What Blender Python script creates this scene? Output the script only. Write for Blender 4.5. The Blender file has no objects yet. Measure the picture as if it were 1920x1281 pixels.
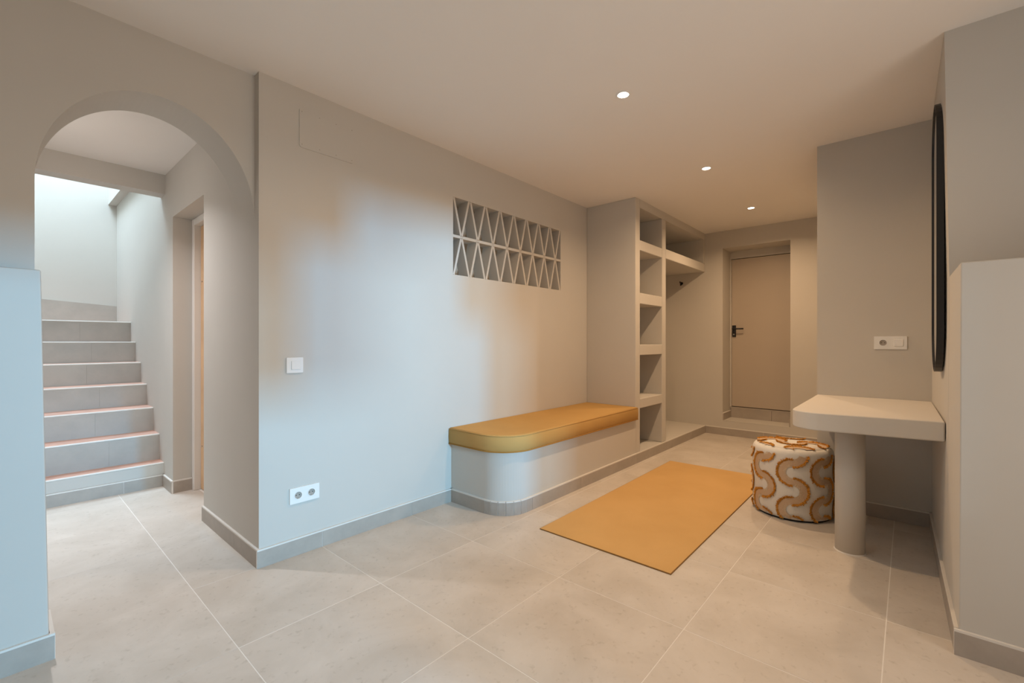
import bpy, bmesh, math, random
from mathutils import Vector
random.seed(7)
sc = bpy.context.scene
C = sc.collection
PI = math.pi

# ------------------------------------------------------------------ camera
YAW = 0.721
cd = bpy.data.cameras.new('camera')
cam = bpy.data.objects.new('camera', cd); C.objects.link(cam)
cam.location = (0, 0, 1.135)
cam.rotation_euler = (PI/2, 0, YAW - PI/2)
cd.sensor_width = 36; cd.lens = 846/1920*36; cd.shift_y = 1.5/1920
cd.clip_start = 0.02
sc.camera = cam

# ------------------------------------------------------------------ world, daylight and fill, exposure
sc.view_settings.view_transform = 'Standard'
sc.view_settings.look = 'None'
sc.view_settings.gamma = 1
sc.view_settings.use_curve_mapping = False
sc.view_settings.exposure = 0.0
wd = bpy.data.worlds.new('sky'); sc.world = wd; wd.use_nodes = True
bg = wd.node_tree.nodes['Background']
bg.inputs[0].default_value = (0.62, 0.82, 1.0, 1); bg.inputs[1].default_value = 0.3

def area(name, loc, target, sx, sy, power, col, spread=PI, portal=False):
    l = bpy.data.lights.new(name, 'AREA'); l.shape = 'RECTANGLE'; l.size = sx; l.size_y = sy
    l.energy = power; l.color = col; l.spread = spread
    if portal: l.cycles.is_portal = True
    o = bpy.data.objects.new(name, l); C.objects.link(o); o.location = loc
    o.rotation_euler = (Vector(target)-Vector(loc)).to_track_quat('-Z', 'Y').to_euler()
    return o
# unseen daylight sources behind the camera, placed to shape the cool patch on walls
area('daylight_main', (1.35, -5.0, 1.62), (1.35, 2.4, 1.2), 0.2, 0.26, 72, (0.06, 0.52, 1.0), 1.6)
area('daylight_soft', (0.95, -5.0, 1.62), (1.35, 2.4, 1.2), 0.42, 0.32, 54, (0.36, 0.74, 1.0), 1.6)  # second source added to soften the right side of the patch
area('fill_room', (1.0, -1.62, 1.2), (1.0, 2.0, 2.2), 2.0, 1.6, 32, (1.0, 0.83, 0.70), 2.6)  # added warm ambient fill that lifts the walls and ceiling
# unseen light added at the open stairwell top to bring daylight down
area('daylight_stairwell', (0.0, 5.9, 4.55), (0.3, 5.7, 0.0), 1.3, 1.2, 165, (0.62, 0.82, 1.0), 2.8)
LAMP_COL = (1.0, 0.675, 0.40)
PASS_COL = (0.94, 0.92, 0.96)
PASS_W = 14.8
LAMP_W = 13.0
LAMPD_W = 3.8

# ------------------------------------------------------------------ materials
def mat(name, col, rough=0.6, var=0.0, vscale=3.0, bump=0.0, bscale=60.0, metal=0.0, spec=0.5, col2=None, detail=4):
    m = bpy.data.materials.new(name); m.use_nodes = True
    nt = m.node_tree; b = nt.nodes['Principled BSDF']
    b.inputs['Base Color'].default_value = (*col, 1)
    b.inputs['Roughness'].default_value = rough
    b.inputs['Metallic'].default_value = metal
    b.inputs['Specular IOR Level'].default_value = spec
    tc = nt.nodes.new('ShaderNodeTexCoord')
    if var > 0 or col2:
        n = nt.nodes.new('ShaderNodeTexNoise'); n.inputs['Scale'].default_value = vscale
        n.inputs['Detail'].default_value = detail
        n.inputs['Roughness'].default_value = 0.6
        nt.links.new(tc.outputs['Object'], n.inputs['Vector'])
        r = nt.nodes.new('ShaderNodeValToRGB')
        c2 = col2 if col2 else tuple(max(0, c*(1-var)) for c in col)
        r.color_ramp.elements[0].position = 0.35; r.color_ramp.elements[0].color = (*c2, 1)
        r.color_ramp.elements[1].position = 0.65; r.color_ramp.elements[1].color = (*col, 1)
        nt.links.new(n.outputs['Fac'], r.inputs['Fac'])
        nt.links.new(r.outputs['Color'], b.inputs['Base Color'])
    if bump > 0:
        n2 = nt.nodes.new('ShaderNodeTexNoise'); n2.inputs['Scale'].default_value = bscale
        n2.inputs['Detail'].default_value = 3
        nt.links.new(tc.outputs['Object'], n2.inputs['Vector'])
        bp = nt.nodes.new('ShaderNodeBump'); bp.inputs['Strength'].default_value = bump
        bp.inputs['Distance'].default_value = 0.004
        nt.links.new(n2.outputs['Fac'], bp.inputs['Height'])
        nt.links.new(bp.outputs['Normal'], b.inputs['Normal'])
    return m

M = {}
M['wall'] = mat('wall_paint', (0.60, 0.565, 0.51), 0.75, 0.03, 1.2, 0.12, 14.0, spec=0.25)
M['ceil'] = mat('ceiling_paint', (0.87, 0.83, 0.78), 0.85, 0.02, 1.0, 0.05, 10.0, spec=0.2)
M['bead'] = mat('caulk', (0.74, 0.70, 0.64), 0.6)
M['grout'] = mat('grout', (0.86, 0.82, 0.76), 0.85, 0.06, 20)
M['skirt'] = mat('skirting_tile', (0.44, 0.385, 0.33), 0.5, 0.12, 9.0, 0.08, 60.0)
M['white'] = mat('white_plastic', (0.84, 0.83, 0.80), 0.35)
M['whitepaint'] = mat('white_lacquer', (0.80, 0.76, 0.71), 0.4)
M['black'] = mat('black_metal', (0.012, 0.012, 0.014), 0.42)
M['dark'] = mat('dark_hole', (0.03, 0.025, 0.02), 0.8)
M['steel'] = mat('steel', (0.55, 0.52, 0.48), 0.35, metal=1.0)
M['mirror'] = mat('mirror_glass', (0.9, 0.9, 0.9), 0.02, metal=1.0)
M['door'] = mat('door_paint', (0.50, 0.42, 0.335), 0.5, 0.03, 2.0, 0.04, 30.0)
M['wood'] = mat('warm_wood_door', (0.78, 0.50, 0.28), 0.5, 0.15, 5.0)
M['terra'] = mat('terracotta_tread', (0.62, 0.36, 0.27), 0.6, 0.2, 6.0)
M['riser'] = mat('riser_tile', (0.47, 0.42, 0.365), 0.5, 0.12, 5.0, 0.06, 50.0)
M['table'] = mat('table_plaster', (0.68, 0.635, 0.57), 0.65, 0.02, 3.0, 0.08, 20.0, spec=0.3)

def tile_mat():
    m = bpy.data.materials.new('floor_tile'); m.use_nodes = True
    nt = m.node_tree; b = nt.nodes['Principled BSDF']
    geo = nt.nodes.new('ShaderNodeNewGeometry'); oi = nt.nodes.new('ShaderNodeObjectInfo')
    add = nt.nodes.new('ShaderNodeVectorMath'); add.operation = 'ADD'
    sc_ = nt.nodes.new('ShaderNodeVectorMath'); sc_.operation = 'SCALE'
    comb = nt.nodes.new('ShaderNodeCombineXYZ')
    nt.links.new(oi.outputs['Random'], comb.inputs[0]); nt.links.new(oi.outputs['Random'], comb.inputs[2])
    nt.links.new(comb.outputs[0], sc_.inputs[0]); sc_.inputs['Scale'].default_value = 37.0
    nt.links.new(geo.outputs['Position'], add.inputs[0]); nt.links.new(sc_.outputs[0], add.inputs[1])
    n = nt.nodes.new('ShaderNodeTexNoise'); n.inputs['Scale'].default_value = 3.2; n.inputs['Detail'].default_value = 8; n.inputs['Roughness'].default_value = 0.62
    n.inputs['Distortion'].default_value = 0.5
    nt.links.new(add.outputs[0], n.inputs['Vector'])
    r = nt.nodes.new('ShaderNodeValToRGB')
    r.color_ramp.elements[0].position = 0.3; r.color_ramp.elements[0].color = (0.55, 0.49, 0.42, 1)
    r.color_ramp.elements[1].position = 0.68; r.color_ramp.elements[1].color = (0.67, 0.61, 0.54, 1)
    nt.links.new(n.outputs['Fac'], r.inputs['Fac'])
    v = nt.nodes.new('ShaderNodeTexNoise'); v.inputs['Scale'].default_value = 45; v.inputs['Detail'].default_value = 3
    nt.links.new(add.outputs[0], v.inputs['Vector'])
    r2 = nt.nodes.new('ShaderNodeValToRGB')
    r2.color_ramp.elements[0].position = 0.26; r2.color_ramp.elements[0].color = (0.86, 0.85, 0.83, 1)
    r2.color_ramp.elements[1].position = 0.40; r2.color_ramp.elements[1].color = (1, 1, 1, 1)
    nt.links.new(v.outputs['Fac'], r2.inputs['Fac'])
    mx = nt.nodes.new('ShaderNodeMix'); mx.data_type = 'RGBA'; mx.blend_type = 'MULTIPLY'; mx.inputs['Factor'].default_value = 1
    nt.links.new(r.outputs['Color'], mx.inputs['A']); nt.links.new(r2.outputs['Color'], mx.inputs['B'])
    nt.links.new(mx.outputs['Result'], b.inputs['Base Color'])
    rr = nt.nodes.new('ShaderNodeMapRange'); rr.inputs['To Min'].default_value = 0.36; rr.inputs['To Max'].default_value = 0.52
    nt.links.new(n.outputs['Fac'], rr.inputs['Value']); nt.links.new(rr.outputs[0], b.inputs['Roughness'])
    b.inputs['Specular IOR Level'].default_value = 0.4
    return m
M['tile'] = tile_mat()

def weave_mat(name, c1, c2, scale, bump=0.5, rough=0.9, stretch=(1, 1, 1)):
    m = bpy.data.materials.new(name); m.use_nodes = True
    nt = m.node_tree; b = nt.nodes['Principled BSDF']; b.inputs['Roughness'].default_value = rough
    b.inputs['Specular IOR Level'].default_value = 0.15
    tc = nt.nodes.new('ShaderNodeTexCoord'); mp = nt.nodes.new('ShaderNodeMapping'); mp.inputs['Scale'].default_value = stretch
    nt.links.new(tc.outputs['Object'], mp.inputs['Vector'])
    n = nt.nodes.new('ShaderNodeTexNoise'); n.inputs['Scale'].default_value = 2.5; n.inputs['Detail'].default_value = 6
    nt.links.new(mp.outputs[0], n.inputs['Vector'])
    r = nt.nodes.new('ShaderNodeValToRGB')
    r.color_ramp.elements[0].position = 0.3; r.color_ramp.elements[0].color = (*c2, 1)
    r.color_ramp.elements[1].position = 0.7; r.color_ramp.elements[1].color = (*c1, 1)
    nt.links.new(n.outputs['Fac'], r.inputs['Fac']); nt.links.new(r.outputs[0], b.inputs['Base Color'])
    w = nt.nodes.new('ShaderNodeTexVoronoi'); w.inputs['Scale'].default_value = scale
    nt.links.new(mp.outputs[0], w.inputs['Vector'])
    bp = nt.nodes.new('ShaderNodeBump'); bp.inputs['Strength'].default_value = bump; bp.inputs['Distance'].default_value = 0.002
    nt.links.new(w.outputs['Distance'], bp.inputs['Height']); nt.links.new(bp.outputs[0], b.inputs['Normal'])
    return m
M['cushion'] = weave_mat('mustard_velvet', (0.57, 0.345, 0.12), (0.51, 0.30, 0.10), 350, 0.25, 0.8)
M['piping'] = weave_mat('mustard_piping', (0.42, 0.22, 0.05), (0.38, 0.19, 0.045), 350, 0.25)
M['rug'] = weave_mat('ochre_weave', (0.66, 0.41, 0.165), (0.60, 0.365, 0.14), 220, 0.4, 0.95)
M['rugedge'] = weave_mat('rug_edge_shadow', (0.30, 0.17, 0.06), (0.26, 0.14, 0.05), 220, 0.4, 0.95)  # darkened to stand for the shadow line along the rug edge
M['pouf'] = weave_mat('white_canvas', (0.80, 0.765, 0.70), (0.76, 0.72, 0.65), 300, 0.35)
M['crescent'] = weave_mat('beige_embroidery', (0.66, 0.47, 0.31), (0.60, 0.42, 0.27), 260, 0.8, 0.9)
M['fringe'] = weave_mat('ochre_fringe', (0.68, 0.335, 0.06), (0.58, 0.25, 0.035), 400, 0.6)
M['stitch'] = weave_mat('cream_stitch', (0.82, 0.72, 0.56), (0.78, 0.68, 0.52), 400, 0.3)
def emis(name, col, s):
    m = bpy.data.materials.new(name); m.use_nodes = True
    b = m.node_tree.nodes['Principled BSDF']; b.inputs['Base Color'].default_value = (1, 1, 1, 1)
    b.inputs['Emission Color'].default_value = (*col, 1); b.inputs['Emission Strength'].default_value = s
    return m
M['lamp'] = emis('lamp_glow', (1.0, 0.90, 0.74), 14)

# ------------------------------------------------------------------ helpers
def obj(name, bm, m, parent=None, smooth=False, bevel=0, seg=2, loc=None):
    bmesh.ops.recalc_face_normals(bm, faces=bm.faces[:])
    me = bpy.data.meshes.new(name); bm.to_mesh(me); bm.free()
    me.materials.append(M[m] if isinstance(m, str) else m)
    if smooth:
        for p in me.polygons: p.use_smooth = True
    o = bpy.data.objects.new(name, me); C.objects.link(o)
    if loc: o.location = loc
    if parent: o.parent = parent
    if bevel:
        b = o.modifiers.new('bevel', 'BEVEL'); b.width = bevel; b.segments = seg; b.limit_method = 'ANGLE'
        b.angle_limit = math.radians(40)
        if seg > 1:
            for p in me.polygons: p.use_smooth = True
            b.harden_normals = True
    return o
def empty(name, loc=(0, 0, 0), rz=0):
    o = bpy.data.objects.new(name, None); C.objects.link(o); o.location = loc; o.rotation_euler = (0, 0, rz)
    o.empty_display_size = 0.1; return o
def tag(o, label, cat=None, group=None, kind=None):
    o['label'] = label
    if cat: o['category'] = cat
    if group: o['group'] = group
    if kind: o['kind'] = kind
    return o
def struct(o, label=None):
    o['kind'] = 'structure'
    if label: o['label'] = label
    return o
def hexa(bm, p):
    v = [bm.verts.new(q) for q in p]
    for f in ((0, 3, 2, 1), (4, 5, 6, 7), (0, 1, 5, 4), (1, 2, 6, 5), (2, 3, 7, 6), (3, 0, 4, 7)):
        bm.faces.new([v[i] for i in f])
def box(bm, x0, x1, y0, y1, z0, z1):
    hexa(bm, [(x0, y0, z0), (x1, y0, z0), (x1, y1, z0), (x0, y1, z0), (x0, y0, z1), (x1, y0, z1), (x1, y1, z1), (x0, y1, z1)])
def prism(bm, pts, z0, z1, top=None):
    top = top or pts
    a = [bm.verts.new((x, y, z0)) for x, y in pts]; b = [bm.verts.new((x, y, z1)) for x, y in top]
    n = len(pts)
    bm.faces.new(a[::-1]); bm.faces.new(b)
    for i in range(n): bm.faces.new((a[i], a[(i+1) % n], b[(i+1) % n], b[i]))
def extrude_y(bm, pts, y0, y1):          # outline in x,z
    a = [bm.verts.new((x, y0, z)) for x, z in pts]; b = [bm.verts.new((x, y1, z)) for x, z in pts]
    n = len(pts); bm.faces.new(a); bm.faces.new(b[::-1])
    for i in range(n): bm.faces.new((a[i], b[i], b[(i+1) % n], a[(i+1) % n]))
def cyl(bm, c, r, h, axis='z', n=32, r2=None):
    r2 = r if r2 is None else r2
    A, B = [], []
    for i in range(n):
        t = 2*PI*i/n; u, v = math.cos(t), math.sin(t)
        if axis == 'z': p = (c[0]+r*u, c[1]+r*v, c[2]); q = (c[0]+r2*u, c[1]+r2*v, c[2]+h)
        elif axis == 'y': p = (c[0]+r*u, c[1], c[2]+r*v); q = (c[0]+r2*u, c[1]+h, c[2]+r2*v)
        else: p = (c[0], c[1]+r*u, c[2]+r*v); q = (c[0]+h, c[1]+r2*u, c[2]+r2*v)
        A.append(bm.verts.new(p)); B.append(bm.verts.new(q))
    bm.faces.new(A); bm.faces.new(B[::-1])
    for i in range(n): bm.faces.new((A[i], B[i], B[(i+1) % n], A[(i+1) % n]))
def tube(bm, pts, r, n=8, closed=False):
    rings = []; N = len(pts)
    for i, p in enumerate(pts):
        p = Vector(p)
        if closed: d = Vector(pts[(i+1) % N])-Vector(pts[i-1])
        else: d = Vector(pts[min(i+1, N-1)])-Vector(pts[max(i-1, 0)])
        d.normalize()
        up = Vector((0, 0, 1)) if abs(d.z) < 0.9 else Vector((1, 0, 0))
        s = d.cross(up).normalized(); t = d.cross(s)
        rings.append([bm.verts.new(p + s*r*math.cos(2*PI*k/n) + t*r*math.sin(2*PI*k/n)) for k in range(n)])
    for i in range(N if closed else N-1):
        a, b = rings[i], rings[(i+1) % N]
        for k in range(n): bm.faces.new((a[k], a[(k+1) % n], b[(k+1) % n], b[k]))
    if not closed: bm.faces.new(rings[0][::-1]); bm.faces.new(rings[-1])
def arc(cx, cy, r, a0, a1, n):
    return [(cx+r*math.cos(math.radians(a0+(a1-a0)*i/n)), cy+r*math.sin(math.radians(a0+(a1-a0)*i/n))) for i in range(n+1)]
def ring_bm(outer, inner, z0, z1, place):
    """extruded ring between two 2D outlines of equal length; place(u,v,w)->xyz"""
    bm = bmesh.new(); n = len(outer)
    L = [[bm.verts.new(place(u, v, w)) for u, v in o] for o, w in ((outer, z0), (outer, z1), (inner, z1), (inner, z0))]
    for k in range(4):
        a, b = L[k], L[(k+1) % 4]
        for i in range(n): bm.faces.new((a[i], a[(i+1) % n], b[(i+1) % n], b[i]))
    return bm
BM = bmesh.new

# ------------------------------------------------------------------ key dimensions
CZ = 2.50            # ceiling
WY = 2.457           # long left wall
WX = 0.865           # passage right wall / end of left wall
DX = 5.87            # far wall with the door
FY = 1.925           # bench and shelving front
RY = -0.118          # right wall
HC = 2.45            # passage ceiling
XF, YF = -1.25, -1.5 # hidden sides behind the camera

# ------------------------------------------------------------------ floor with individual tiles
bm = BM(); box(bm, XF-.1, DX, YF-.1, WY+.02, -0.12, -0.0007); box(bm, -0.15, 1.05, WY+.02, 4.6, -0.12, -0.0007)
floor = obj('floor', bm, 'grout'); struct(floor, 'beige square porcelain floor tiles with pale grout joints')
GX, GY, P = 0.588, 1.868, 0.6
def tiles(x0, x1, y0, y1, tight=False):
    i0 = math.floor((x0-GX)/P); i1 = math.ceil((x1-GX)/P); j0 = math.floor((y0-GY)/P); j1 = math.ceil((y1-GY)/P)
    g = 0.0019
    for i in range(i0, i1):
        for j in range(j0, j1):
            a, b = max(x0, GX+i*P+g), min(x1, GX+(i+1)*P-g); gy = 0.0003 if (tight or i < 0) else g; c, d = max(y0, GY+j*P+gy), min(y1, GY+(j+1)*P-gy)
            if b-a < .01 or d-c < .01: continue
            if a >= 3.77 and d <= 0.49: continue
            if a >= 2.7 and d <= -0.1: continue
            bm = BM(); cx, cy = (a+b)/2, (c+d)/2
            zt = random.uniform(-0.0003, 0.0003)
            box(bm, a-cx, b-cx, c-cy, d-cy, -0.012, zt)
            obj('tile', bm, 'tile', floor, loc=(cx, cy, 0))
tiles(XF, DX, YF, 2.4678)
tiles(-0.15, 1.02, 2.4682, 4.45, True)

# ------------------------------------------------------------------ walls
# long left wall with the recess for the pierced blocks, and the pier behind its end
bx0, bx1, bz0, bz1 = 2.155, 3.487, 1.623, 2.182
bm = BM()
box(bm, WX, bx0, WY, 2.66, 0, CZ); box(bm, bx1, DX+.2, WY, 2.66, 0, CZ)
box(bm, bx0, bx1, WY, 2.66, 0, bz0); box(bm, bx0, bx1, WY, 2.66, bz1, CZ)
box(bm, bx0, bx1, 2.63, 2.66, bz0, bz1)
box(bm, WX, 1.30, 2.66, 3.38, 0, CZ)
struct(obj('wall_left', bm, 'wall'), 'long greige painted wall with switch, sockets and pierced block screen')

# wall with the arch
az, ab, axc, aa = 1.76, 0.475, 0.478, 0.387
pts = [(XF-.1, 0), (axc-aa, 0), (axc-aa, az)]
NA = 56
for i in range(1, NA):
    t = PI - PI*i/NA
    pts.append((axc+aa*math.cos(t), az+ab*math.sin(t)))
pts += [(WX, az), (WX+.1, az), (WX+.1, CZ), (XF-.1, CZ)]
bm = BM(); extrude_y(bm, pts, 2.515, 2.765)
struct(obj('wall_arch', bm, 'wall'), 'greige painted wall pierced by the rounded archway')
# low wall in front of the arch's left pier
bm = BM()
prism(bm, [(XF, 2.31), (0.121, 2.31), (0.121, 2.515), (XF, 2.515)], 0, 1.392, [(XF, 2.31), (0.099, 2.31), (0.099, 2.515), (XF, 2.515)])
struct(obj('wall_low_left', bm, 'wall', bevel=0.006), 'waist-high plastered ledge left of the archway')

# passage and stairwell
bm = BM()
box(bm, WX, 1.30, 4.157, 6.75, 0, 2.66)
box(bm, WX, 1.30, 3.38, 4.157, 2.08, 2.66)
box(bm, 1.08, 1.30, 3.38, 4.157, 0, 2.08)
struct(obj('wall_passage_right', bm, 'wall'), 'right-hand wall of the passage and staircase behind the arch')
bm = BM(); box(bm, 0.795, 1.30, 4.53, 6.60, 2.645, 4.6)
struct(obj('trim_3', bm, 'wall'), 'projecting upper slab edge along the top of the staircase wall')
bm = BM(); box(bm, -1.7, 1.30, 6.60, 6.75, 0, 4.6)
struct(obj('wall_stair_end', bm, 'wall'), 'bright painted end wall above the staircase')
bm = BM(); box(bm, -0.27, -0.15, 2.765, 5.75, 0, 4.6)
struct(obj('wall_passage_left', bm, 'wall'))
bm = BM(); box(bm, -1.7, -.27, 5.63, 5.75, 0, 4.6)
struct(obj('wall_stair_front', bm, 'wall'))
bm = BM(); box(bm, -1.82, -1.7, 5.63, 6.75, 0, 4.6)
struct(obj('wall_stair_left', bm, 'wall'))
bm = BM(); box(bm, -0.27, 1.30, 2.765, 4.39, HC, 2.62)
struct(obj('ceiling_passage', bm, 'ceil'), 'pale passage ceiling seen through the arch')
bm = BM(); box(bm, -0.27, 1.30, 4.39, 4.53, 2.30, 4.6)
struct(obj('trim_1', bm, 'wall'), 'painted downstand beam between passage and stairwell')

# ceiling
bm = BM(); box(bm, XF-.1, DX+.3, YF-.15, 2.765, CZ, CZ+.12)
struct(obj('ceiling', bm, 'ceil'), 'smooth pale ceiling with recessed downlights')

# right wall, slightly out of true: pillar corner, then the console bay
bm = BM()
def rwall(z0, z1, yc0, yc1):
    hexa(bm, [(2.745, YF, z0), (3.77, YF, z0), (3.77, -.108, z0), (2.745, yc0, z0), (2.745, YF, z1), (3.77, YF, z1), (3.77, -.108, z1), (2.745, yc1, z1)])
rwall(0, 1.425, -.126, -.134); rwall(1.425, CZ, -.134, -.118)
struct(obj('wall_right', bm, 'wall'), 'narrow right-hand wall holding the black-framed mirror')
bm = BM()
prism(bm, [(2.305, YF), (2.76, YF), (2.76, -.126), (2.305, -.137)], 0, 1.425, [(2.305, YF), (2.76, YF), (2.76, -.134), (2.305, -.142)])
struct(obj('wall_low_right', bm, 'wall', bevel=0.005), 'chest-high plastered ledge at the right edge')
bm = BM(); box(bm, 3.77, DX+.3, YF, 0.479, 0, CZ)
struct(obj('wall_bay', bm, 'wall'), 'greige wall block behind the console table')

# far wall with the stepped door recess
oy0, oy1, oz0, oz1, rx = 0.997, 1.715, 0.18, 2.288, 6.18
bm = BM()
box(bm, DX, 6.3, 0.45, oy0, 0, CZ); box(bm, DX, 6.3, oy1, 2.66, 0, CZ)
box(bm, DX, 6.3, oy0, oy1, oz1, CZ); box(bm, DX, 6.3, oy0, oy1, 0, oz0-.006)
box(bm, rx, 6.3, oy0, oy1, oz0-.006, 0.30); box(bm, rx, 6.3, oy0, oy1, 2.195, oz1)
box(bm, 6.3, 6.4, .45, 2.66, 0, CZ)
struct(obj('wall_far', bm, 'wall'), 'far wall with the recessed flush door')
# threshold tiles
sill = empty('trim_2', (6.02, 1.35, 0.18)); struct(sill, 'beige tiled sill and upstand under the far door')
def part_box(name, m, parent, x0, x1, y0, y1, z0, z1, bevel=0):
    L = parent.matrix_world.translation if False else Vector(parent.location)
    bm = BM(); box(bm, x0-L.x, x1-L.x, y0-L.y, y1-L.y, z0-L.z, z1-L.z)
    return obj(name, bm, m, parent, bevel=bevel, seg=1)
part_box('tile', 'skirt', sill, rx-.012, rx, 1.245, oy1-.013, .18, .312)
part_box('tile', 'skirt', sill, rx-.012, rx, oy0+.001, 1.242, .18, .312)
part_box('tile', 'skirt', sill, DX+.0, rx-.013, oy1-.012, oy1, .18, .262)
part_box('tile', 'skirt', sill, DX+.0, rx-.013, oy0, oy0+.012, .18, .262)
part_box('sill_tile', 'wall', sill, DX, rx, oy0, oy1, .173, .18)
part_box('caulk_bead', 'bead', sill, DX+.0, rx-.013, oy1-.014, oy1, .262, .269)

# hidden wall behind the camera, its stepped openings shaped to cut the daylight patch
bm = BM()
box(bm, XF-.1, 0.12, YF-.12, YF, 0, CZ); box(bm, 1.89, 6.2, YF-.12, YF, 0, CZ); box(bm, 1.76, 1.89, YF-.12, YF, 1.47, CZ)
box(bm, .12, .92, YF-.12, YF, 1.56, CZ); box(bm, .92, 1.21, YF-.12, YF, 1.27, CZ)
box(bm, 1.21, 1.36, YF-.12, YF, 1.65, CZ); box(bm, 1.36, 1.76, YF-.12, YF, 1.79, CZ)
box(bm, 1.17, 1.89, YF-.12, YF, 0, .8)
struct(obj('wall_front', bm, 'wall'))
bm = BM(); box(bm, XF-.15, XF, YF, 2.515, 0, CZ)
struct(obj('wall_left_end', bm, 'wall'))

# ------------------------------------------------------------------ skirting (tile strips with joints and a caulk bead)
BH, BT = 0.085, 0.012
def strip(parent, p, q, n, joints=(), bead=True):
    """tiles from p to q (xy), n = unit normal into the room; joints = distances from p"""
    p = Vector(p); q = Vector(q); n = Vector(n); d = (q-p); L = d.length; d.normalize()
    cuts = [0]+[j for j in joints if 0.02 < j < L-0.02]+[L]
    P0 = Vector(parent.location)
    def slab(name, m, a, b, t, z0, z1):
        A = p+d*a; B = p+d*b; bm = BM()
        mid = (A+B)/2
        quad = [A, B, B+n*t, A+n*t]
        lo = [(v.x-mid.x, v.y-mid.y, z0) for v in quad]; hi = [(v.x-mid.x, v.y-mid.y, z1) for v in quad]
        hexa(bm, lo+hi)
        return obj(name, bm, m, parent, loc=(mid.x-P0.x, mid.y-P0.y, -P0.z))
    for a, b in zip(cuts, cuts[1:]):
        slab('tile', 'skirt', a+.001, b-.001, BT, 0, BH)
    slab('grout', 'grout', 0, L, BT-.002, 0, BH)
    if bead: slab('caulk_bead', 'bead', 0, L, BT, BH, BH+.008)
def base(name, label=None):
    return struct(empty(name), label)
b = base('baseboard_left', 'grey-beige tile skirting along the long left wall')
strip(b, (WX-.012, WY), (2.137, WY), (0, -1), [j-WX+.012 for j in (1.188, 1.788)])
strip(b, (WX, 3.38), (WX, WY-.0005), (-1, 0), [.6])
b = base('baseboard_passage', 'grey tile skirting beside the passage door')
strip(b, (WX, 4.418), (WX, 4.145), (-1, 0)); strip(b, (WX, 4.157), (.985, 4.157), (0, -1))
b = base('baseboard_low_left', 'beige tile skirting of the left ledge')
strip(b, (XF, 2.31), (.134, 2.31), (0, -1), [.7]); strip(b, (.121, 2.31), (.121, 2.515), (1, 0))
b = base('baseboard_far', 'tile skirting under the far door recess')
strip(b, (DX, FY-.013), (DX, 0.492), (-1, 0), [.65, 1.25])
b = base('baseboard_right', 'beige tile skirting along the mirror wall')
strip(b, (2.31, -.137), (2.76, -.127), (0.022, 1), [.3]); strip(b, (2.76, -.127), (3.77, -.108), (0.018, 1), [.45])
b = base('baseboard_low_right', 'beige tile skirting of the right ledge')
strip(b, (2.305, YF), (2.305, -.124), (-1, 0), [.8])
b = base('baseboard_bay', 'tile skirting under the console table')
strip(b, (3.77, .491), (3.77, -.108), (-1, 0), [.28]); strip(b, (3.77, .479), (DX, .479), (0, 1), [.5, 1.1, 1.7])

# ------------------------------------------------------------------ staircase
st = empty('staircase', (.36, 4.43, 0))
tag(st, 'plastered staircase with beige tiled risers rising behind the archway', 'staircase')
ny = [4.43, 4.58, 4.80, 5.06, 5.31, 5.55, 5.79, 6.59]
nz = [.185, .392, .585, .768, .951, 1.139, 1.335]
S0 = Vector(st.location); sx0, sx1 = -.15, WX
bm = BM()
for i in range(7):
    y0 = ny[i]+.012; y1 = 6.588
    zb = 0 if i == 0 else nz[i-1]-.01
    box(bm, sx0+.001-S0.x, sx1-.001-S0.x, y0-S0.y, y1-S0.y, zb, nz[i]-.012)
box(bm, -1.7-S0.x, sx0-S0.x, 5.751-S0.y, 6.588-S0.y, 1.2, nz[6]-.012)
obj('body', bm, 'wall', st)
for i in range(7):
    part_box('tread', 'terra', st, sx0, sx1, ny[i]+.014, (ny[i+1] if i < 6 else 6.585), nz[i]-.012, nz[i])
    part_box('nosing', 'bead', st, sx0, sx1, ny[i]-.002, ny[i]+.015, nz[i]-.011, nz[i]+.001, 0.003)
    if i == 0:
        part_box('riser', 'wall', st, sx0, sx1, ny[0], ny[0]+.012, .094, nz[0]-.011)
    else:
        xj = .555 if i % 2 else .50
        part_box('riser', 'riser', st, sx0, xj-.0003, ny[i], ny[i]+.012, nz[i-1], nz[i]-.011)
        part_box('riser', 'riser', st, xj+.0003, sx1, ny[i], ny[i]+.012, nz[i-1], nz[i]-.011)
bm = BM()
hexa(bm, [(x-S0.x, y-S0.y, z) for x, y, z in [(sx0, 6.588, nz[6]), (sx1, 6.588, nz[6]), (sx1, 6.599, nz[6]), (sx0, 6.599, nz[6]), (sx0, 6.588, 1.605), (sx1, 6.588, 1.533), (sx1, 6.599, 1.533), (sx0, 6.599, 1.605)]])
obj('riser', bm, 'riser', st)
strip(st, (sx0, 4.43), (sx1-.012, 4.43), (0, -1), [.62+.15])

# ------------------------------------------------------------------ passage door (tan leaf in a white frame)
d2 = struct(empty('door_2', (1.03, 3.75, 0)), 'tan wooden door in a white frame beyond the arch')
part_box('door_frame', 'whitepaint', d2, .985, 1.06, 4.105, 4.157, 0, 2.08, .004)
part_box('door_frame', 'whitepaint', d2, .985, 1.06, 3.38, 3.432, 0, 2.08, .004)
part_box('door_frame', 'whitepaint', d2, .985, 1.06, 3.432, 4.105, 2.03, 2.08, .004)
lf = part_box('door_leaf', 'wood', d2, 1.03, 1.07, 3.434, 4.103, .006, 2.028, .003)
for z in (.34, 1.6):
    bm = BM(); cyl(bm, (1.0285-1.03, 4.06-3.75, z), .006, -.003, 'x', 10); obj('screw', bm, 'steel', lf)

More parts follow.
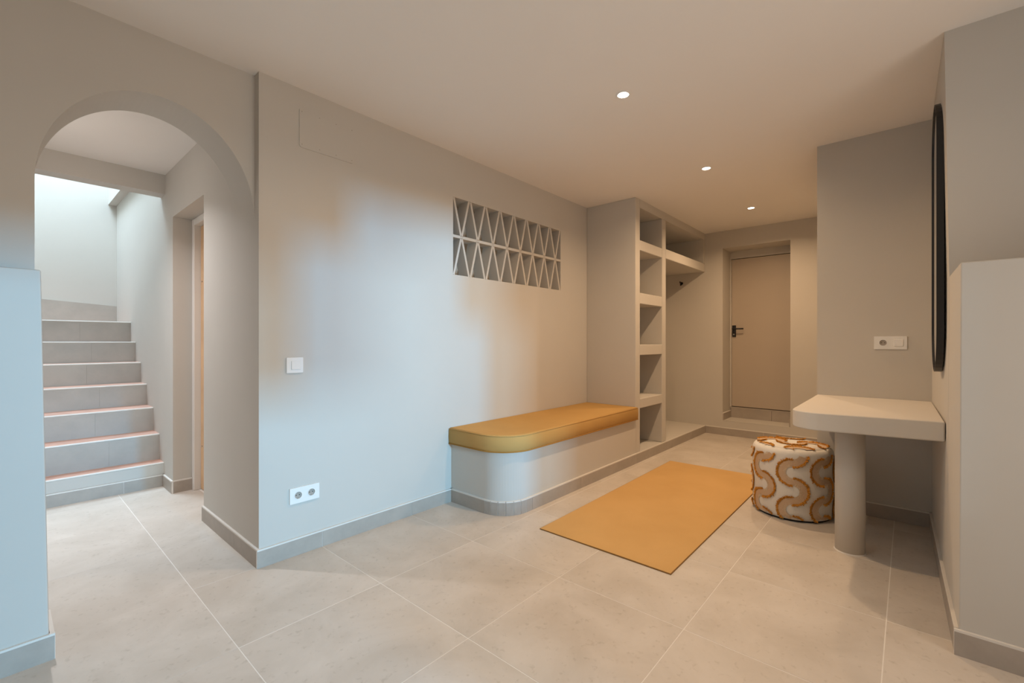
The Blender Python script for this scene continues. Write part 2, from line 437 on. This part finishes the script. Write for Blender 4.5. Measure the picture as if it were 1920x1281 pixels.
# ------------------------------------------------------------------ far door
d1 = struct(empty('door_1', (rx, 1.356, .31)), 'flush greige door in a deep recess on the far wall')
part_box('door_frame', 'wall', d1, rx-.006, rx+.04, oy1-.016, oy1, .315, 2.195, .002)
part_box('door_frame', 'wall', d1, rx-.006, rx+.04, oy0, oy0+.006, .315, 2.195, .002)
lf = part_box('door_leaf', 'door', d1, rx+.004, rx+.044, oy0+.008, oy1-.018, .322, 2.188, .002)
part_box('threshold', 'skirt', d1, rx-.014, rx+.04, oy0+.001, oy1-.001, .300, .314)
hp = BM(); box(hp, -.012, .004, 1.645-1.356, 1.688-1.356, 1.205-.31, 1.350-.31)
handle = obj('door_handle', hp, 'black', d1, bevel=.004)
bm = BM(); cyl(bm, (-.012, 1.667-1.356, 1.305-.31), .011, -.045, 'x', 16)
tube(bm, [(-.052, .311, .995), (-.055, .29, .995), (-.055, .19, .995)], .0095, 10)
obj('lever', bm, 'black', handle, smooth=True)
bm = BM(); cyl(bm, (-.012, .311, .925), .009, -.004, 'x', 14); obj('lock_cylinder', bm, 'steel', handle)

# ------------------------------------------------------------------ pierced block screen
bs = empty('breeze_block_screen', ((bx0+bx1)/2, WY, bz0))
tag(bs, 'screen of pierced triangular-pattern blocks set high in the left wall', 'block screen')
bw = (bx1-bx0)/8; zm = (bz0+bz1)/2; hh = (bz1-bz0)/2
def block_mesh(flip):
    bm = BM(); w, h, t = bw, hh, .017; y0, y1 = .002, .10
    s = -1 if flip else 1
    def bar(xa, za, xb, zb, tt):
        dx, dz = xb-xa, zb-za; l = math.hypot(dx, dz); nx, nz_ = -dz/l*tt/2, dx/l*tt/2
        q = [(xa+nx, za+nz_), (xb+nx, zb+nz_), (xb-nx, zb-nz_), (xa-nx, za-nz_)]
        lo = [(x, y0, z*s) for x, z in q]; hi = [(x, y1, z*s) for x, z in q]
        hexa(bm, lo+hi)
    bar(-w/2+.009, h-.001, -.004, .006, t); bar(w/2-.009, h-.001, .004, .006, t)
    bar(-w/2, .005, w/2, .005, .0102)
    bmesh.ops.recalc_face_normals(bm, faces=bm.faces[:])
    me = bpy.data.meshes.new('block'); bm.to_mesh(me); bm.free(); me.materials.append(M['wall'])
    return me
mu, md = block_mesh(False), block_mesh(True)
for i in range(8):
    for me in (mu, md):
        o = bpy.data.objects.new('block', me); C.objects.link(o); o.parent = bs
        o.location = (bx0+bw*(i+.5)-bs.location.x, 0, zm-bz0)

# ------------------------------------------------------------------ access panel
ap = empty('access_panel', (1.223, WY, 2.29)); tag(ap, 'blank painted access panel with screws near the ceiling of the left wall', 'panel')
def rrect(w, h, r, n=6):
    o = []
    for cx, cy, a in ((w/2-r, h/2-r, 0), (-w/2+r, h/2-r, 90), (-w/2+r, -h/2+r, 180), (w/2-r, -h/2+r, 270)):
        o += arc(cx, cy, r, a, a+90, n)
    return o
def plate_y(name, m, parent, w, h, r, y0, y1, cx=0, cz=0, bevel=0):
    bm = BM(); extrude_y(bm, [(x+cx, z+cz) for x, z in rrect(w, h, r)], y0, y1)
    return obj(name, bm, m, parent, bevel=bevel, seg=1)
pl = plate_y('plate', 'wall', ap, .316, .21, .014, -.0045, 0)
for sx in (-.145, -.048, .048, .145):
    for sz in (-.088, .088):
        bm = BM(); cyl(bm, (sx, -.0045, sz), .0028, -.0008, 'y', 10); obj('screw', bm, 'skirt', pl)

# ------------------------------------------------------------------ switch and sockets
sw = empty('light_switch', (1.04, WY, 1.013)); tag(sw, 'single white light switch near the left end of the long wall', 'switch')
plate_y('plate', 'white', sw, .088, .083, .004, -.009, 0, bevel=.002)
plate_y('rocker', 'white', sw, .048, .045, .002, -.0135, -.009, .004, .0, .0015)
def outlet(parent, cx, y=0):
    bm = BM(); n = 32
    o = [(cx+.0215*math.cos(2*PI*i/n), .0215*math.sin(2*PI*i/n)) for i in range(n)]
    inn = [(cx+.0185*math.cos(2*PI*i/n), .0185*math.sin(2*PI*i/n)) for i in range(n)]
    bm = ring_bm(o, inn, y-.0105, y, lambda u, v, w: (u, w, v))
    well = obj('socket_well', bm, 'white', parent)
    bm = BM(); cyl(bm, (cx, y-.003, 0), .0185, .001, 'y', 28); obj('socket_face', bm, M['skirt'], well)
    for dx in (-.0085, .0085):
        bm = BM(); cyl(bm, (cx+dx, y-.0036, 0), .0026, .001, 'y', 12); obj('pin_hole', bm, 'dark', well)
    for dz in (-.016, .016):
        bm = BM(); box(bm, cx-.0025, cx+.0025, y-.008, y-.003, dz-.0025, dz+.0025); obj('earth_clip', bm, 'steel', well)
def frame_plate(parent, w, h, holes, m='white'):
    """plate with a square recess for each socket, built from bars around the openings"""
    bm = BM(); s = .0215; t0, t1 = -.009, 0
    box(bm, -w/2, w/2, t0, t1, s, h/2); box(bm, -w/2, w/2, t0, t1, -h/2, -s)
    xs = [-w/2]
    for cx in holes: xs += [cx-s, cx+s]
    xs.append(w/2)
    for i in range(0, len(xs), 2): box(bm, xs[i], xs[i+1], t0, t1, -s, s)
    for cx in holes:                                   # corner fillets of the round well
        for qx in (-1, 1):
            for qz in (-1, 1):
                pts = [(cx+qx*s, qz*s)]+[(cx+qx*s*math.cos(a*PI/12), qz*s*math.sin(a*PI/12)) for a in range(0, 7)]
                extrude_y(bm, pts, t0, t1)
        box(bm, cx-s, cx+s, -.0018, 0, -s, s)
    return obj('plate', bm, m, parent)
so = empty('double_socket', (1.092, WY, .318)); tag(so, 'white double wall socket low on the long left wall', 'socket')
frame_plate(so, .158, .083, (-.0355, .0355)); outlet(so, -.0355); outlet(so, .0355)
sm = empty('socket_and_switch', (3.77, .088, 1.132), -PI/2); tag(sm, 'white socket and switch plate above the console table', 'socket')
frame_plate(sm, .162, .083, (-.0355,)); outlet(sm, -.0355)
plate_y('rocker', 'white', sm, .045, .045, .002, -.0135, -.009, .041, 0, .0015)

# ------------------------------------------------------------------ built-in bench
be = empty('built_in_bench', (3.0, 2.2, 0)); tag(be, 'plastered built-in bench with a rounded corner along the left wall', 'bench')
B0 = Vector(be.location)
def bench_outline(off=0, x1=3.95):
    r = .19+off
    return [(x1, WY), (2.137-off, WY)] + arc(2.327, 2.115, r, 180, 270, 16) + [(x1, FY-off)]
bm = BM(); prism(bm, [(x-B0.x, y-B0.y) for x, y in bench_outline()], 0, .41); obj('body', bm, 'wall', be)
strip(be, (2.137, WY), (2.137, 2.115), (-1, 0))
ap_ = arc(2.327, 2.115, .19, 180, 270, 6)
for a, c in zip(ap_, ap_[1:]):
    dv = (Vector(c)-Vector(a)).normalized(); strip(be, a, c, (dv.y, -dv.x))
strip(be, (2.327, FY), (3.95, FY), (0, -1), [.06, .66, 1.26])

cu = empty('bench_cushion', (3.0, 2.18, .412)); tag(cu, 'long mustard seat cushion with a rounded end on the built-in bench', 'cushion')
K0 = Vector(cu.location)
def cush_outline(off=0):
    x0, y0, r = 2.112-off, 1.898-off, .235+off
    return [(3.945+off*0, WY-.004+off*0), (x0, WY-.004)] + arc(x0+r, y0+r, r, 180, 270, 16) + [(3.945, y0)]
bm = BM()
levels = [(-.022, .0), (-.008, .003), (0, .012), (.002, .055), (0, .100), (-.007, .111), (-.018, .115)]
rings = []
for off, z in levels:
    rings.append([bm.verts.new((x-K0.x, y-K0.y, z)) for x, y in cush_outline(off)])
for a, c in zip(rings, rings[1:]):
    n = len(a)
    for i in range(n): bm.faces.new((a[i], a[(i+1) % n], c[(i+1) % n], c[i]))
bm.faces.new(rings[0][::-1])
# slightly crowned top
top = rings[-1]; xs = [v.co.x for v in top]
fan_c = []
bm.faces.new(top)
body = obj('cover', bm, 'cushion', cu, smooth=False)
for p in body.data.polygons: p.use_smooth = len(p.vertices) == 4
bm = BM(); tube(bm, [(x-K0.x, y-K0.y, .005) for x, y in cush_outline(-.001)[1:]], .0045, 6); obj('piping', bm, 'piping', cu, smooth=True)
bm = BM(); tube(bm, [(x-K0.x, y-K0.y, .1085) for x, y in cush_outline(-.003)[1:]], .0035, 6); obj('piping', bm, 'cushion', cu, smooth=True)

# ------------------------------------------------------------------ built-in shelving and coat niche
sh = empty('built_in_shelving', (4.6, 2.2, 0)); tag(sh, 'plastered floor-to-ceiling shelving unit with open coat niche', 'shelving')
X0, X1, X2, X3 = 3.95, 4.04, 4.556, 4.652
part_box('plinth', 'wall', sh, X0, DX, FY, WY, 0, .0935)
part_box('side_panel', 'wall', sh, X0, X1, FY, WY, .0935, CZ, .004)
part_box('divider', 'wall', sh, X2, X3, FY, WY, .0935, 2.42, .004)
part_box('header', 'wall', sh, X1, DX, FY, WY, 2.42, CZ)
for z0, z1 in ((2.015, 2.112), (1.504, 1.608), (1.012, 1.112), (.504, .595)):
    part_box('shelf', 'wall', sh, X1, X2, FY, WY, z0, z1, .004)
part_box('shelf', 'wall', sh, X3, DX, FY, WY, 2.02, 2.122, .004)
part_box('end_panel', 'wall', sh, DX-.06, DX, FY, WY, 2.122, 2.42)
strip(sh, (X0, FY), (DX-.012, FY), (0, -1), [.25, .85, 1.45])

hk = empty('coat_hook', (DX, 2.218, 1.90)); tag(hk, 'small black double coat hook in the coat niche', 'hook')
bm = BM(); cyl(bm, (0, 0, 0), .018, -.008, 'x', 20); obj('plate', bm, 'black', hk)
bm = BM(); tube(bm, [(-.006, 0, 0), (-.03, .0, -.004), (-.05, 0, .004), (-.058, 0, .02)], .007, 8); obj('peg', bm, 'black', hk, smooth=True)
bm = BM(); tube(bm, [(-.006, 0, -.008), (-.022, 0, -.024), (-.036, 0, -.028), (-.044, 0, -.016)], .006, 8); obj('peg', bm, 'black', hk, smooth=True)

# ------------------------------------------------------------------ console table
ct = empty('console_table', (3.2, .2, 0)); tag(ct, 'cream plaster console table with a rounded corner under the mirror', 'table')
T0 = Vector(ct.location)
out = [(3.77, .479), (3.77, -.108), (2.84, -.124)] + [(2.775+.0, .335)]
cpts = [(2.775 + .12*(1-math.cos(a*PI/2/12)), .345+.134*math.sin(a*PI/2/12)) for a in range(0, 13)]
out = [(3.77, .479), (3.77, -.1085), (2.845, -.1255)] + cpts
bm = BM(); prism(bm, [(x-T0.x, y-T0.y) for x, y in out], .680, .772)
obj('table_top', bm, 'table', ct, bevel=.007)
bm = BM(); cyl(bm, (3.063-T0.x, .240-T0.y, 0), .0675, .682, 'z', 48)
o = obj('column', bm, 'table', ct)
for p in o.data.polygons: p.use_smooth = len(p.vertices) == 4
bm = BM(); cyl(bm, (3.063-T0.x, .240-T0.y, 0), .0725, .005, 'z', 48, .0685); obj('caulk_bead', bm, 'bead', ct)

# ------------------------------------------------------------------ mirror
mr = empty('wall_mirror', (3.07, -.1205, 1.645), math.atan2(.010, 1.025)); tag(mr, 'tall pill-shaped mirror in a black frame on the right wall', 'mirror')
def stadium(w, h, n=20):
    r = w/2; return arc(0, h/2-r, r, 0, 180, n) + arc(0, -h/2+r, r, 180, 360, n)
W_, H_ = .43, 1.31
bm = ring_bm(stadium(W_, H_), stadium(W_-.016, H_-.016), 0, .026, lambda u, v, w: (u, w, v)); obj('frame', bm, 'black', mr)
bm = BM(); extrude_y(bm, stadium(W_-.014, H_-.014), .004, .021); obj('glass', bm, 'mirror', mr)

# ------------------------------------------------------------------ rug
rg = empty('floor_runner', (3.2, 1.28, 0)); tag(rg, 'flat ochre woven rug lying in front of the bench', 'rug')
rc = [(2.165, .873), (4.245, .876), (4.225, 1.705), (2.17, 1.678)]
def inset(pts, d):
    cx = sum(p[0] for p in pts)/4; cy = sum(p[1] for p in pts)/4
    return [(x+(d if x < cx else -d), y+(d if y < cy else -d)) for x, y in pts]
bm = BM()
nx_, ny_ = 60, 24
grid = []
for i in range(nx_+1):
    row = []
    for j in range(ny_+1):
        u, v = i/nx_, j/ny_
        p = [(1-u)*(1-v)*rc[0][k]+u*(1-v)*rc[1][k]+u*v*rc[2][k]+(1-u)*v*rc[3][k] for k in (0, 1)]
        z = .0062 + .0006*math.sin(7*u+3*v)*math.sin(5*v)
        row.append(bm.verts.new((p[0]-3.2, p[1]-1.28, z)))
    grid.append(row)
for i in range(nx_):
    for j in range(ny_): bm.faces.new((grid[i][j], grid[i+1][j], grid[i+1][j+1], grid[i][j+1]))
obj('weave', bm, 'rug', rg, smooth=True)
bm = BM(); prism(bm, [(x-3.2, y-1.28) for x, y in inset(rc, -.003)], .0003, .0052); obj('edge_shadow', bm, 'rugedge', rg)  # thin dark slab, edge shadow of the rug put into its colour

# ------------------------------------------------------------------ pouf
PR, PH = .231, .452
pf = empty('pouf', (3.535, .592, 0), 0); tag(pf, 'round white pouf with orange-fringed crescents beside the console table', 'pouf')
def radius(z):
    rr = .035
    r = PR + .004*math.sin(PI*z/PH)
    if z > PH-rr: r = PR-rr+math.sqrt(max(0, rr*rr-(z-(PH-rr))**2))
    if z < .03: r = PR-.006*(1-z/.03)
    return r
bm = BM(); n = 72
prof = [(.214, .012), (PR-.006, .014), (PR-.002, .03)]+[(radius(z), z) for z in (.08, .15, .22, .29, .35, .39, PH-.035)]
prof += [(PR-.035+.035*math.cos(a), PH-.035+.035*math.sin(a)) for a in (.3, .6, .9, 1.2, 1.45)] + [(.20, PH+.001), (.12, PH+.005), (.05, PH+.007)]
rings = [[bm.verts.new((r*math.cos(2*PI*k/n), r*math.sin(2*PI*k/n), z)) for k in range(n)] for r, z in prof]
for a, c in zip(rings, rings[1:]):
    for k in range(n): bm.faces.new((a[k], a[(k+1) % n], c[(k+1) % n], c[k]))
bm.faces.new(rings[0][::-1]); bm.faces.new(rings[-1])
obj('cover', bm, 'pouf', pf, smooth=True)
bm = BM(); cyl(bm, (0, 0, 0), PR-.016, .016, 'z', 48, PR-.008); obj('base', bm, 'black', pf)
RO, RI = .083, .036
def on_side(theta0, s, z, off):
    zt = PH-.03
    if z <= zt:
        r = radius(max(z, .012))+off; t = theta0+s/PR
        return Vector((r*math.cos(t), r*math.sin(t), z))
    return None
def on_top(theta0, s, z, off): return Vector((s, z, PH+.0055*(1-(s*s+z*z)/(PR*PR))+.001+off))
def crescent(parent, cs, cz, side, surf, ok, theta0=0.0):
    """half annulus bulging to side (+1/-1), embroidered face plus fringe along its outer rim"""
    bm = BM(); n = 22; m = 4; g = {}
    a0 = -PI/2 if side > 0 else PI/2
    for i in range(n+1):
        a = a0+PI*i/n
        for j in range(m+1):
            r = RI+(RO-RI)*j/m
            s, z = cs+r*math.cos(a), cz+r*math.sin(a)
            if ok(s, z): 
                p = surf(theta0, s, z, .0022)
                if p is not None: g[i, j] = bm.verts.new(p)
    for i in range(n):
        for j in range(m):
            q = [(i, j), (i+1, j), (i+1, j+1), (i, j+1)]
            if all(k in g for k in q): bm.faces.new([g[k] for k in q])
    loose = [v for v in bm.verts if not v.link_faces]
    bmesh.ops.delete(bm, geom=loose, context='VERTS')
    if not bm.faces: bm.free(); return
    cr = obj('crescent', bm, 'crescent', parent, smooth=True)
    fb = BM(); N = 90
    for i in range(N):
        a = a0+PI*(i+random.uniform(-.3, .3))/N
        for lay in range(2):
            r = RO-.003+random.uniform(-.003, .004); s, z = cs+r*math.cos(a), cz+r*math.sin(a)
            L = random.uniform(.007, .012); s2, z2 = cs+(r+L)*math.cos(a+random.uniform(-.08, .08)), cz+(r+L)*math.sin(a+random.uniform(-.08, .08))
            if not ok(s, z): continue
            p = surf(theta0, s, z, .002); q = surf(theta0, s2, z2, random.uniform(.004, .011))
            if p is None or q is None: continue
            d = (q-p); 
            if d.length < 1e-5: continue
            sd = d.cross(Vector((random.uniform(-1, 1), random.uniform(-1, 1), random.uniform(-1, 1)))).normalized()*.0026
            sd2 = d.cross(sd).normalized()*.0026
            A = [fb.verts.new(p+sd), fb.verts.new(p-sd*.5+sd2), fb.verts.new(p-sd*.5-sd2)]
            B = [fb.verts.new(q+sd*.7), fb.verts.new(q-sd*.3+sd2*.7), fb.verts.new(q-sd*.3-sd2*.7)]
            fb.faces.new(B)
            for k in range(3): fb.faces.new((A[k], A[(k+1) % 3], B[(k+1) % 3], B[k]))
    if fb.faces: obj('fringe', fb, 'fringe', cr)
    else: fb.free()
    sb = BM()
    for i in range(1, 26):
        a = a0+PI*i/26
        if abs(i-13) > 11 or random.random() < .15: continue
        r0, r1 = RI-.001, RI+(RO-RI)*random.uniform(.18, .34)
        s, z = cs+r0*math.cos(a), cz+r0*math.sin(a); s2, z2 = cs+r1*math.cos(a), cz+r1*math.sin(a)
        if not (ok(s, z) and ok(s2, z2)): continue
        p = surf(theta0, s, z, .003); q = surf(theta0, s2, z2, .003)
        if p is None or q is None: continue
        tube(sb, [p, q], .0009, 3)
    if sb.verts: obj('stitching', sb, 'stitch', cr)
    else: sb.free()
to_cam = math.atan2(-.590, -3.527)
STEP = RO+RI
for c in range(8):
    th = to_cam + (c)*2*PI/8 + .02
    ph = [.0, .008][c % 2]
    for k in range(-1, 5):
        cz = .075 + k*STEP + ph
        side = 1 if (k + (c % 2)*0) % 2 else -1
        crescent(pf, 0, cz, side, on_side, lambda s, z: .016 < z < PH-.03, th)
for cx in (-.2, 0, .2):
    for k in range(-3, 4):
        side = 1 if k % 2 else -1
        crescent(pf, cx, k*STEP+(.04 if cx else 0), side, on_top, lambda s, z: s*s+z*z < (PR-.022)**2)

# ------------------------------------------------------------------ downlights
def downlight(x, y, label, group='recessed ceiling downlights', z=CZ, w=None, col=None, spread=156):
    d = empty('downlight', (x, y, z)); tag(d, label, 'downlight', group)
    n = 32
    o = [(.038*math.cos(2*PI*i/n), .038*math.sin(2*PI*i/n)) for i in range(n)]
    inn = [(.030*math.cos(2*PI*i/n), .030*math.sin(2*PI*i/n)) for i in range(n)]
    bm = ring_bm(o, inn, -.004, 0, lambda u, v, w: (u, v, w)); obj('trim_ring', bm, 'white', d)
    bm = BM(); cyl(bm, (0, 0, -.0015), .030, .001, 'z', 32); obj('lamp', bm, 'lamp', d)
    l = bpy.data.lights.new('downlight_beam', 'AREA'); l.shape = 'DISK'; l.size = .055; l.energy = w or LAMP_W; l.color = col or LAMP_COL
    l.spread = math.radians(spread)
    lo = bpy.data.objects.new('downlight_beam', l); C.objects.link(lo); lo.location = (0, 0, -.006); lo.parent = d
downlight(2.27, 1.18, 'largest and nearest of the three recessed round ceiling downlights')
downlight(3.66, 1.19, 'middle one of the three recessed round ceiling downlights')
downlight(5.04, 1.20, 'farthest of the three recessed downlights, nearest the far door')
downlight(.88, 1.17, 'added unseen downlight above the archway, outside the picture', w=LAMPD_W, col=(0.97, 0.95, 0.9))  # extra lamp continuing the row, added for light on the near walls
downlight(.10, 3.60, 'added unseen downlight in the passage ceiling, hidden behind the arch', z=HC, w=PASS_W, col=PASS_COL, spread=125)  # added lamp, kept out of sight, to light the pier and passage
